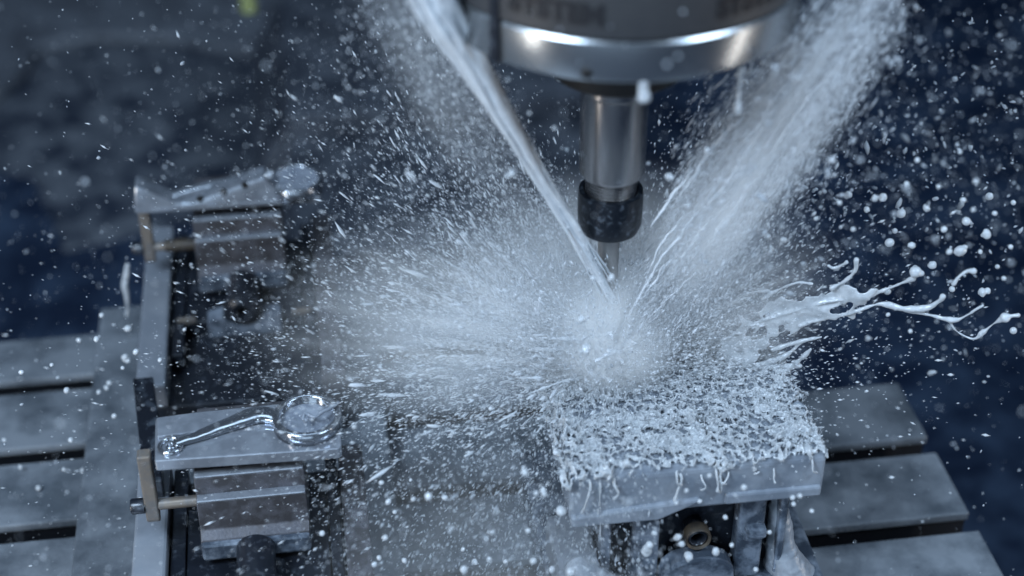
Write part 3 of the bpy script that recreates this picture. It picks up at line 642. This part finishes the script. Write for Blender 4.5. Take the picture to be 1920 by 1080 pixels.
# ---- foam lace covering the block
def lace():
    dx = 0.00030
    X0, X1, Y0, Y1 = BX0 - .004, BX1 + .001, BY0 - 0.014, BY1
    nx = int((X1 - X0) / dx); ny = int((Y1 - Y0) / dx)
    gx, gy = np.meshgrid(np.linspace(X0, X1, nx), np.linspace(Y0, Y1, ny), indexing='ij')
    p = np.stack([gx, gy, np.zeros_like(gx)], -1)
    wx = (fbm(p * 330, 1, 3) - .47) * .0042; wy = (fbm(p * 330, 7, 3) - .47) * .0042
    def vor(s, cell):
        x = (gx + wx) / cell; y = (gy + wy) / cell; ix = np.floor(x).astype(int); iy = np.floor(y).astype(int)
        d1 = np.full(gx.shape, 9.0); d2 = d1.copy()
        for a in (-1, 0, 1):
            for b in (-1, 0, 1):
                hx = _hash(ix + a, iy + b, 0 * ix, s); hy = _hash(ix + a, iy + b, 0 * ix + 5, s)
                d = np.hypot(ix + a + hx - x, iy + b + hy - y); d2 = np.where(d < d1, d1, np.minimum(d2, d)); d1 = np.minimum(d1, d)
        return d2 - d1
    r1 = np.exp(-(vor(3, .0050) / .22) ** 2); r2 = np.exp(-(vor(9, .0026) / .25) ** 2)
    big = fbm(p * 90, 12, 3); fine = fbm(p * 700, 15, 2)
    h = (0.65 * r1 * (0.5 + big) + 0.42 * r2 * (0.3 + fbm(p * 200, 44, 2)) + 0.12 * (fine - .47)) * 0.0042
    h += 0.0022 * np.clip(fbm(p * 110, 51, 3) - .44, 0, 1) * 4
    amp_ = np.clip((fbm(p * 42, 90, 3) - .27) * 2.6 + .35, .66, 1.5); h = h * amp_
    sdist = gy - BY0                                   # below 0: runs down the front face
    Lr = 0.0005 + 0.013 * np.clip(fbm(p * V([170, 40, 1]), 61, 3) - .28, 0, 1) ** 1.3 * 1.6
    ramp = np.clip((sdist + Lr) / .004, -1, 1)
    h = np.where(sdist < .004, h * np.clip(ramp, -1, 1) + np.clip(ramp, -1, 0) * .002, h)
    zb = np.where(gy < 0.566, BZ, BZ - 0.006); fr = sdist < .003
    ang_ = np.clip((.003 - sdist) / .0047, 0, 1) * math.pi / 2
    yb = np.where(fr, BY0 + .003 - .003 * np.sin(ang_), gy); zb = np.where(fr, BZ - .003 + .003 * np.cos(ang_) - np.clip(-.0017 - sdist, 0, 1), zb)
    dn = np.where(fr, np.sin(ang_), 0.12)               # how far the foam leans out to the front
    zb = np.where((gx < BX0) | (gx > BX1 - .001), zb - 0.004, zb)
    jx = (fbm(p * 400, 71, 2) - .47) * .0008
    v = np.stack([gx + jx, yb - h * dn, zb + h * np.sqrt(1 - np.clip(dn, 0, 1) ** 2 * .9)], -1).reshape(-1, 3)
    keep = h > 0.00074
    id_ = np.arange(nx * ny).reshape(nx, ny); a, b, c, d = id_[:-1, :-1], id_[1:, :-1], id_[1:, 1:], id_[:-1, 1:]
    k = keep[:-1, :-1] & keep[1:, :-1] & keep[1:, 1:] & keep[:-1, 1:]
    f = np.stack([a[k], b[k], c[k], d[k]], 1); used = np.unique(f); mp = np.zeros(nx * ny, int); mp[used] = np.arange(len(used))
    o = arrays('coolant_foam', v[used], mp[f], 'foam'); tag(o, 'lacy white coolant foam churning on top of the block', kind='stuff')
    hh = np.where(gy > BY0 + .003, h, 0); return gx, gy, hh, zb
gx, gy, hh, zb = lace()
# spikes and beads thrown up from the foam, fingers sagging over the front edge
bm = bmesh.new()
cand = np.argwhere(hh > np.quantile(hh, .85)); sel = cand[rng.choice(len(cand), 380, replace=False)]
for i, j in sel:
    b0 = V([gx[i, j], gy[i, j] - hh[i, j] * .5, zb[i, j] + hh[i, j] * .6]); L = rng.gamma(2, .0008) + .0006
    d = V([rng.normal(0, .5), rng.normal(-.35, .5), 1.0]); d /= np.linalg.norm(d); r0 = rng.uniform(.0002, .0005)
    m_ = b0 + d * L * .6 + rng.normal(0, .0004, 3); e = b0 + d * L + rng.normal(0, .0006, 3)
    pts = spline([b0, m_, e], 6); tube_bm(bm, pts, r0 * V([1.3, 1, .8, .65, .6, .8]), 6)
    if rng.random() < .5: ball_bm(bm, e, r0 * rng.uniform(.9, 1.7), 1)
tag(obj_bm('foam_spikes', bm, 'coolant', None, True), 'small spikes and beads of coolant leaping off the foam on the block', kind='stuff')
bm = bmesh.new()
for k in range(12):
    x = rng.uniform(BX0 + .002, BX1 - .004); L = rng.gamma(2.4, .0038) + .001; r0 = rng.uniform(.0004, .0009); z0 = BZ - .001 - rng.random() * .004
    pts = [V([x, BY0 + .0035, z0]), V([x + rng.normal(0, .0008), BY0 - .0008, z0 - .003]), V([x + rng.normal(0, .0005), BY0 - .0012 - rng.random() * .002, z0 - .003 - L * .6]), V([x + rng.normal(0, .0009), BY0 - .0012 - rng.random() * .003, z0 - .003 - L])]
    tube_bm(bm, spline(pts, 20), r0 * np.interp(np.linspace(0, 1, 20), [0, .3, .75, 1], [1.5, 1.0, .75, 1.2]), 8)
    ball_bm(bm, pts[-1], r0 * 1.3, 1)
fg = obj_bm('foam_fingers', bm, 'foam', None, True); remesh(fg, .0004, 2); tag(fg, 'fingers of white coolant sagging over the front of the block', kind='stuff')

bm = bmesh.new()
tube_bm(bm, spline([IMP + V([0, -.002, -.003]), IMP + V([.001, -.003, .012]), IMP + V([.001, -.004, .030])], 20), np.interp(np.linspace(0, 1, 20), [0, .35, 1], [.013, .0085, .004]), 14)
for k in range(95):
    az = rng.uniform(0, 6.28); el = R(rng.uniform(8, 75)); L = rng.gamma(2.6, .0055) + .004; d = V([math.cos(el) * math.cos(az), math.cos(el) * math.sin(az), math.sin(el)])
    d = d + V([-.25, -.05, 0]); b0 = IMP + V([rng.normal(0, .005), rng.normal(-.003, .004), rng.uniform(-.002, .022)]); r0 = rng.uniform(.0007, .0021)
    e = b0 + d * L; e[2] = min(e[2], .150); m_ = (b0 + e) / 2 + rng.normal(0, .0012, 3)
    tube_bm(bm, spline([b0, m_, e], 12), r0 * np.interp(np.linspace(0, 1, 12), [0, .6, 1], [1.5, .8, .3]), 7)
cr = obj_bm('coolant_eruption', bm, 'jet', None, True); remesh(cr, .00055, 3); roughen(cr, .0010, 320, 4, 3); tag(cr, 'white crown of coolant boiling up round the cutter tip', 'coolant splash')
N = 5500
P = np.stack([rng.uniform(BX0 - .004, BX1 + .001, N), BY0 - .002 + (BY1 - BY0 + .004) * rng.beta(1.3, 1.0, N), BZ + rng.gamma(1.4, .0028, N)], 1)
D = P - (IMP + V([0, 0, -.02])); D = D + rng.normal(0, .03, D.shape)
droplets('froth_spray', P, D, logn(N, .00017, .5, .00008, .0007), rng.uniform(1, 5, N), 'fleck', 'fine froth of droplets leaping off the foam on the block', False, .4)
# foam heaps against the right-hand vise
def heap(label, P, vox=0.0007, amp=.0016):
    bm = bmesh.new()
    for (x, y, z, r, sx, sy, sz) in P: ball_bm(bm, (x, y, z), r, 2, (sx, sy, sz))
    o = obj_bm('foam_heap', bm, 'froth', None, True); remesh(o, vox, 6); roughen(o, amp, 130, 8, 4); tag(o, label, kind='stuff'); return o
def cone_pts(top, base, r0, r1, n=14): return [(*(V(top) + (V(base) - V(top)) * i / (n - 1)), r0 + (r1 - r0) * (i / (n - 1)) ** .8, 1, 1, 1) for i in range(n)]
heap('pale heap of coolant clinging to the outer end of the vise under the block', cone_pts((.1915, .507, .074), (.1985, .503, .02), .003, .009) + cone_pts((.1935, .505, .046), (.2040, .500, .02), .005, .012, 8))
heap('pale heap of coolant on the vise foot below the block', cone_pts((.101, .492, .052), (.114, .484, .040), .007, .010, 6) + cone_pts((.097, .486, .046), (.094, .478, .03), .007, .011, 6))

# ---- the largest single drops
dm = []
for k in range(7):
    bm = bmesh.new(); q = rng.normal(0, 1, (3, 3)) * .45 * (k > 1)
    ball_bm(bm, (0, 0, 0), 1.0, 3)
    if k > 2: ball_bm(bm, tuple(q[0]), .75, 3)
    if k > 4: ball_bm(bm, tuple(q[1] * 2.0), .55, 3)
    o = obj_bm('coolant_drop', bm, 'coolant', None, True)
    if k > 2: remesh(o, .12, 4)
    roughen(o, .22 if k > 1 else .05, 1.6, k, 2); me = o.data; bpy.data.objects.remove(o); dm.append(me)
ORD = ['first', 'second', 'third', 'fourth', 'fifth', 'sixth', 'seventh', 'eighth', 'ninth', 'tenth', 'eleventh', 'twelfth', 'thirteenth', 'fourteenth', 'fifteenth', 'sixteenth', 'seventeenth', 'eighteenth', 'nineteenth', 'twentieth']
def drops(spec, where, group, big):
    rank = {id(q): i for i, q in enumerate(sorted([q for q in spec if q[2] >= big], key=lambda q: q[0]))}
    for q in spec:
        a, b, rp, Y = q
        o = bpy.data.objects.new('coolant_drop', dm[rng.integers(0, 7) if rp > 6 else rng.integers(0, 3)]); col.objects.link(o)
        p = aty(a, b, Y); o.location = p; s = px_m(rp) * ((p - CAM) @ _fw) / .70
        o.scale = (s * rng.uniform(.85, 1.1), s * rng.uniform(.85, 1.1), s * rng.uniform(.85, 1.15)); o.rotation_euler = tuple(rng.uniform(0, 6.28, 3))
        k = rank.get(id(q))
        tag(o, ('small white drop of coolant ' + where) if k is None else f'{ORD[k]} from left of the large drops {where}', 'drop', group)
big_r = [(1690, 400, 11), (1668, 455, 10), (1678, 433, 6), (1800, 470, 13), (1780, 472, 7), (1748, 497, 9), (1738, 391, 8), (1640, 372, 8), (1655, 370, 9), (1812, 415, 10), (1825, 393, 6), (1850, 440, 11), (1842, 548, 10), (1707, 621, 5), (1838, 472, 5), (1855, 368, 9), (1710, 460, 7), (1700, 345, 6), (1625, 393, 7), (1590, 365, 8), (1574, 380, 5), (1900, 620, 8), (1882, 522, 6), (1900, 380, 6), (1895, 463, 6), (1665, 590, 5), (1440, 443, 6), (1470, 450, 8), (1445, 465, 6), (1664, 547, 7), (1770, 430, 7), (1806, 375, 6), (1865, 400, 6), (1830, 340, 6), (1760, 350, 5), (1720, 300, 6), (1800, 285, 5), (1560, 300, 7), (1600, 430, 6), (1530, 410, 5), (1870, 500, 5), (1785, 542, 7)]
drops([(a, b, r_ * .92, rng.normal(.535, .02)) for a, b, r_ in big_r], 'clustered above the long tendrils', 'drops above the tendrils', 8 * .92)
big_b = [(1052, 958, 11), (1212, 1034, 13), (1218, 1022, 8), (1270, 1008, 8), (1278, 1020, 7), (1292, 1043, 9), (1342, 1034, 9), (1395, 914, 6), (1070, 1072, 9), (1175, 868, 8), (1417, 1068, 6), (1287, 920, 5), (1312, 940, 5), (1372, 1022, 5), (1443, 998, 5), (1500, 930, 6), (1488, 945, 5), (1522, 958, 5), (1360, 970, 5), (1268, 943, 5), (1330, 892, 5), (1486, 933, 5), (984, 886, 7), (1018, 920, 7), (1005, 925, 6), (1227, 1000, 6), (1035, 1068, 7)]
drops([(a, b, r_ * .95, rng.uniform(.462, .486)) for a, b, r_ in big_b], 'falling before the vise under the block', 'drops in front of the vise under the block', 7 * .95)
big_l = [(181, 636, 7), (191, 591, 6), (240, 616, 8), (236, 672, 10), (200, 727, 6), (125, 732, 7), (97, 684, 5), (40, 698, 6), (148, 638, 6), (205, 718, 6), (260, 830, 5), (133, 825, 6), (72, 915, 6), (155, 882, 6), (38, 876, 5), (8, 825, 5), (300, 675, 6), (346, 618, 5), (70, 930, 5), (214, 780, 6), (185, 735, 5), (120, 880, 5), (230, 690, 5), (255, 660, 7)]
drops([(a, b, r_ * .85, rng.uniform(.60, .66)) for a, b, r_ in big_l], 'falling over the table beside the base plate', 'drops over the table', 7 * .85)
big_m = [(728, 941, 7), (803, 931, 9), (834, 933, 7), (711, 1046, 6), (702, 1058, 6), (758, 1051, 6), (890, 1054, 7), (870, 1068, 9), (918, 1049, 7), (1000, 1052, 8), (948, 1053, 6), (775, 936, 6), (740, 960, 5), (868, 1030, 5), (912, 1010, 6), (990, 995, 6), (722, 1008, 6), (715, 905, 6), (920, 766, 5), (664, 800, 5), (886, 804, 5), (770, 900, 4), (604, 1000, 6)]
drops([(a, b, r_ * .9, rng.uniform(.47, .52)) for a, b, r_ in big_m], 'falling between the nearest vise and the block', 'drops between vise and block', 7 * .9)
big_c = [(1090, 599, 8), (1098, 655, 10), (1147, 520, 7), (1112, 522, 6), (1141, 658, 5), (1325, 281, 6), (1254, 331, 8), (1383, 208, 8), (960, 324, 8), (952, 330, 6), (1040, 240, 4), (993, 212, 4)]
drops([(a, b, r_, .525) for a, b, r_ in big_c], 'flying close to the tool between the jets', 'drops close to the tool', 7)

# ---- coolant mist: real scattering volumes round the jets and the impact
def hull(name, label, c, rad, rot, dens_fn, step=None):
    bm = bmesh.new(); bmesh.ops.create_icosphere(bm, subdivisions=4, radius=1.0)
    bm.transform(Matrix.Translation(c) @ rot.to_4x4() @ Matrix.Diagonal((*rad, 1)))
    m = bpy.data.materials.new(name); m.use_nodes = True; nt = m.node_tree; nt.nodes.clear()
    out = nt.nodes.new('ShaderNodeOutputMaterial'); pv = nt.nodes.new('ShaderNodeVolumeScatter'); pv.inputs['Color'].default_value = (0.975, 0.985, 1.0, 1); pv.inputs['Anisotropy'].default_value = -0.2
    nt.links.new(pv.outputs[0], out.inputs['Volume'])
    N = nt.nodes.new; Lk = nt.links.new
    g = N('ShaderNodeNewGeometry'); inv = (Matrix.Translation(c) @ rot.to_4x4()).inverted(); e = inv.to_euler(); tl = inv.to_translation()
    mp = N('ShaderNodeMapping'); mp.inputs['Rotation'].default_value = e; mp.inputs['Location'].default_value = tl; Lk(g.outputs['Position'], mp.inputs['Vector'])
    sc = N('ShaderNodeVectorMath'); sc.operation = 'DIVIDE'; Lk(mp.outputs[0], sc.inputs[0]); sc.inputs[1].default_value = rad
    ln = N('ShaderNodeVectorMath'); ln.operation = 'LENGTH'; Lk(sc.outputs[0], ln.inputs[0])
    mr = N('ShaderNodeMapRange'); mr.interpolation_type = 'SMOOTHSTEP'; mr.inputs['From Min'].default_value = 1.0; mr.inputs['From Max'].default_value = 0.0; Lk(ln.outputs['Value'], mr.inputs['Value'])
    def math_(op, a, b):
        x = N('ShaderNodeMath'); x.operation = op
        for i, q in enumerate((a, b)):
            if hasattr(q, 'is_output'): Lk(q, x.inputs[i])
            else: x.inputs[i].default_value = q
        return x.outputs[0]
    Lk(dens_fn(nt, N, Lk, math_, g.outputs['Position'], mp.outputs[0], mr.outputs[0]), pv.inputs['Density'])
    me = bpy.data.meshes.new(name); bm.to_mesh(me); bm.free(); me.materials.append(m); o = bpy.data.objects.new('coolant_mist', me); col.objects.link(o); tag(o, label, kind='stuff')
    m.cycles.volume_step_rate = step or 1.0
    return o
I3 = Matrix.Identity(3)
def streak(peak, loc_scale, lo, hi, power=1.5):
    def fn(nt, N, Lk, M_, pos, loc, fall):
        mp = N('ShaderNodeVectorMath'); mp.operation = 'MULTIPLY'; Lk(loc, mp.inputs[0]); mp.inputs[1].default_value = loc_scale
        nz = N('ShaderNodeTexNoise'); nz.inputs['Scale'].default_value = 1.0; nz.inputs['Detail'].default_value = 1.0; Lk(mp.outputs[0], nz.inputs['Vector'])
        r = N('ShaderNodeMapRange'); r.inputs['From Min'].default_value = .3; r.inputs['From Max'].default_value = .7; r.inputs['To Min'].default_value = lo; r.inputs['To Max'].default_value = hi; Lk(nz.outputs['Fac'], r.inputs['Value'])
        return M_('MULTIPLY', M_('MULTIPLY', M_('POWER', fall, power), M_('MAXIMUM', r.outputs[0], 0.0)), peak)
    return fn
def radial(peak, k, kr, lo, hi, power=1.3):
    def fn(nt, N, Lk, M_, pos, loc, fall):
        sb = N('ShaderNodeVectorMath'); sb.operation = 'SUBTRACT'; Lk(pos, sb.inputs[0]); sb.inputs[1].default_value = IMP
        nm = N('ShaderNodeVectorMath'); nm.operation = 'NORMALIZE'; Lk(sb.outputs[0], nm.inputs[0])
        s1 = N('ShaderNodeVectorMath'); s1.operation = 'SCALE'; Lk(nm.outputs[0], s1.inputs[0]); s1.inputs['Scale'].default_value = k
        s2 = N('ShaderNodeVectorMath'); s2.operation = 'SCALE'; Lk(sb.outputs[0], s2.inputs[0]); s2.inputs['Scale'].default_value = kr
        ad = N('ShaderNodeVectorMath'); Lk(s1.outputs[0], ad.inputs[0]); Lk(s2.outputs[0], ad.inputs[1])
        nz = N('ShaderNodeTexNoise'); nz.inputs['Scale'].default_value = 1.0; nz.inputs['Detail'].default_value = 1.0; Lk(ad.outputs[0], nz.inputs['Vector'])
        r = N('ShaderNodeMapRange'); r.inputs['From Min'].default_value = .3; r.inputs['From Max'].default_value = .7; r.inputs['To Min'].default_value = lo; r.inputs['To Max'].default_value = hi; Lk(nz.outputs['Fac'], r.inputs['Value'])
        return M_('MULTIPLY', M_('MULTIPLY', M_('POWER', fall, power), M_('MAXIMUM', r.outputs[0], 0.0)), peak)
    return fn
rotf = Vector(axd).to_track_quat('Z', 'Y').to_matrix()
hull('mist_fan', 'soft white mist filling the fan jet from the upper right', Vector(AX0 + ax * .47), (.031, .028, axl * .62), rotf, streak(46, (190, 190, 16), -.1, 2.0, 1.2), 1.0)
hull('mist_core', 'bright white mist round the cutter tip', Vector(IMP + V([0.003, -.006, .018])), (.038, .028, .050), I3, radial(260, 11, 24, .3, 1.6, 1.7), 1.0)
hull('mist_burst', 'pale mist blown from the cutter towards the left vises', Vector(IMP + V([-.062, .0, .032])), (.110, .060, .062), I3, radial(15, 15, 18, -.6, 2.4), 1.0)
hull('mist_burst', 'pale mist rising over the foaming block right of the cutter', Vector(IMP + V([.058, .0, .036])), (.056, .045, .056), I3, radial(17, 17, 16, -.6, 2.4), 1.0)
hull('mist_back', 'white mist standing behind the cutter between the two jets', Vector(IMP + V([.004, .034, .030])), (.085, .030, .062), I3, radial(34, 9, 16, .2, 1.7, 1.0), 1.0)
hull('mist_low', 'dim mist hanging low between the nearest vise and the block', Vector((.055, .50, .05)), (.09, .10, .07), I3, streak(2.5, (40, 40, 40), .4, 1.6, 1.0), 1.0)
rotl = Vector(jd).to_track_quat('Z', 'Y').to_matrix()
hull('mist_veil', 'thin bluish veil of mist hanging beside the solid jet', Vector((JLp[0] + JLp[3]) / 2 + js * .016), (.030, .022, .11), rotl, streak(6, (60, 60, 14), .3, 1.5, 1.2), 1.0)
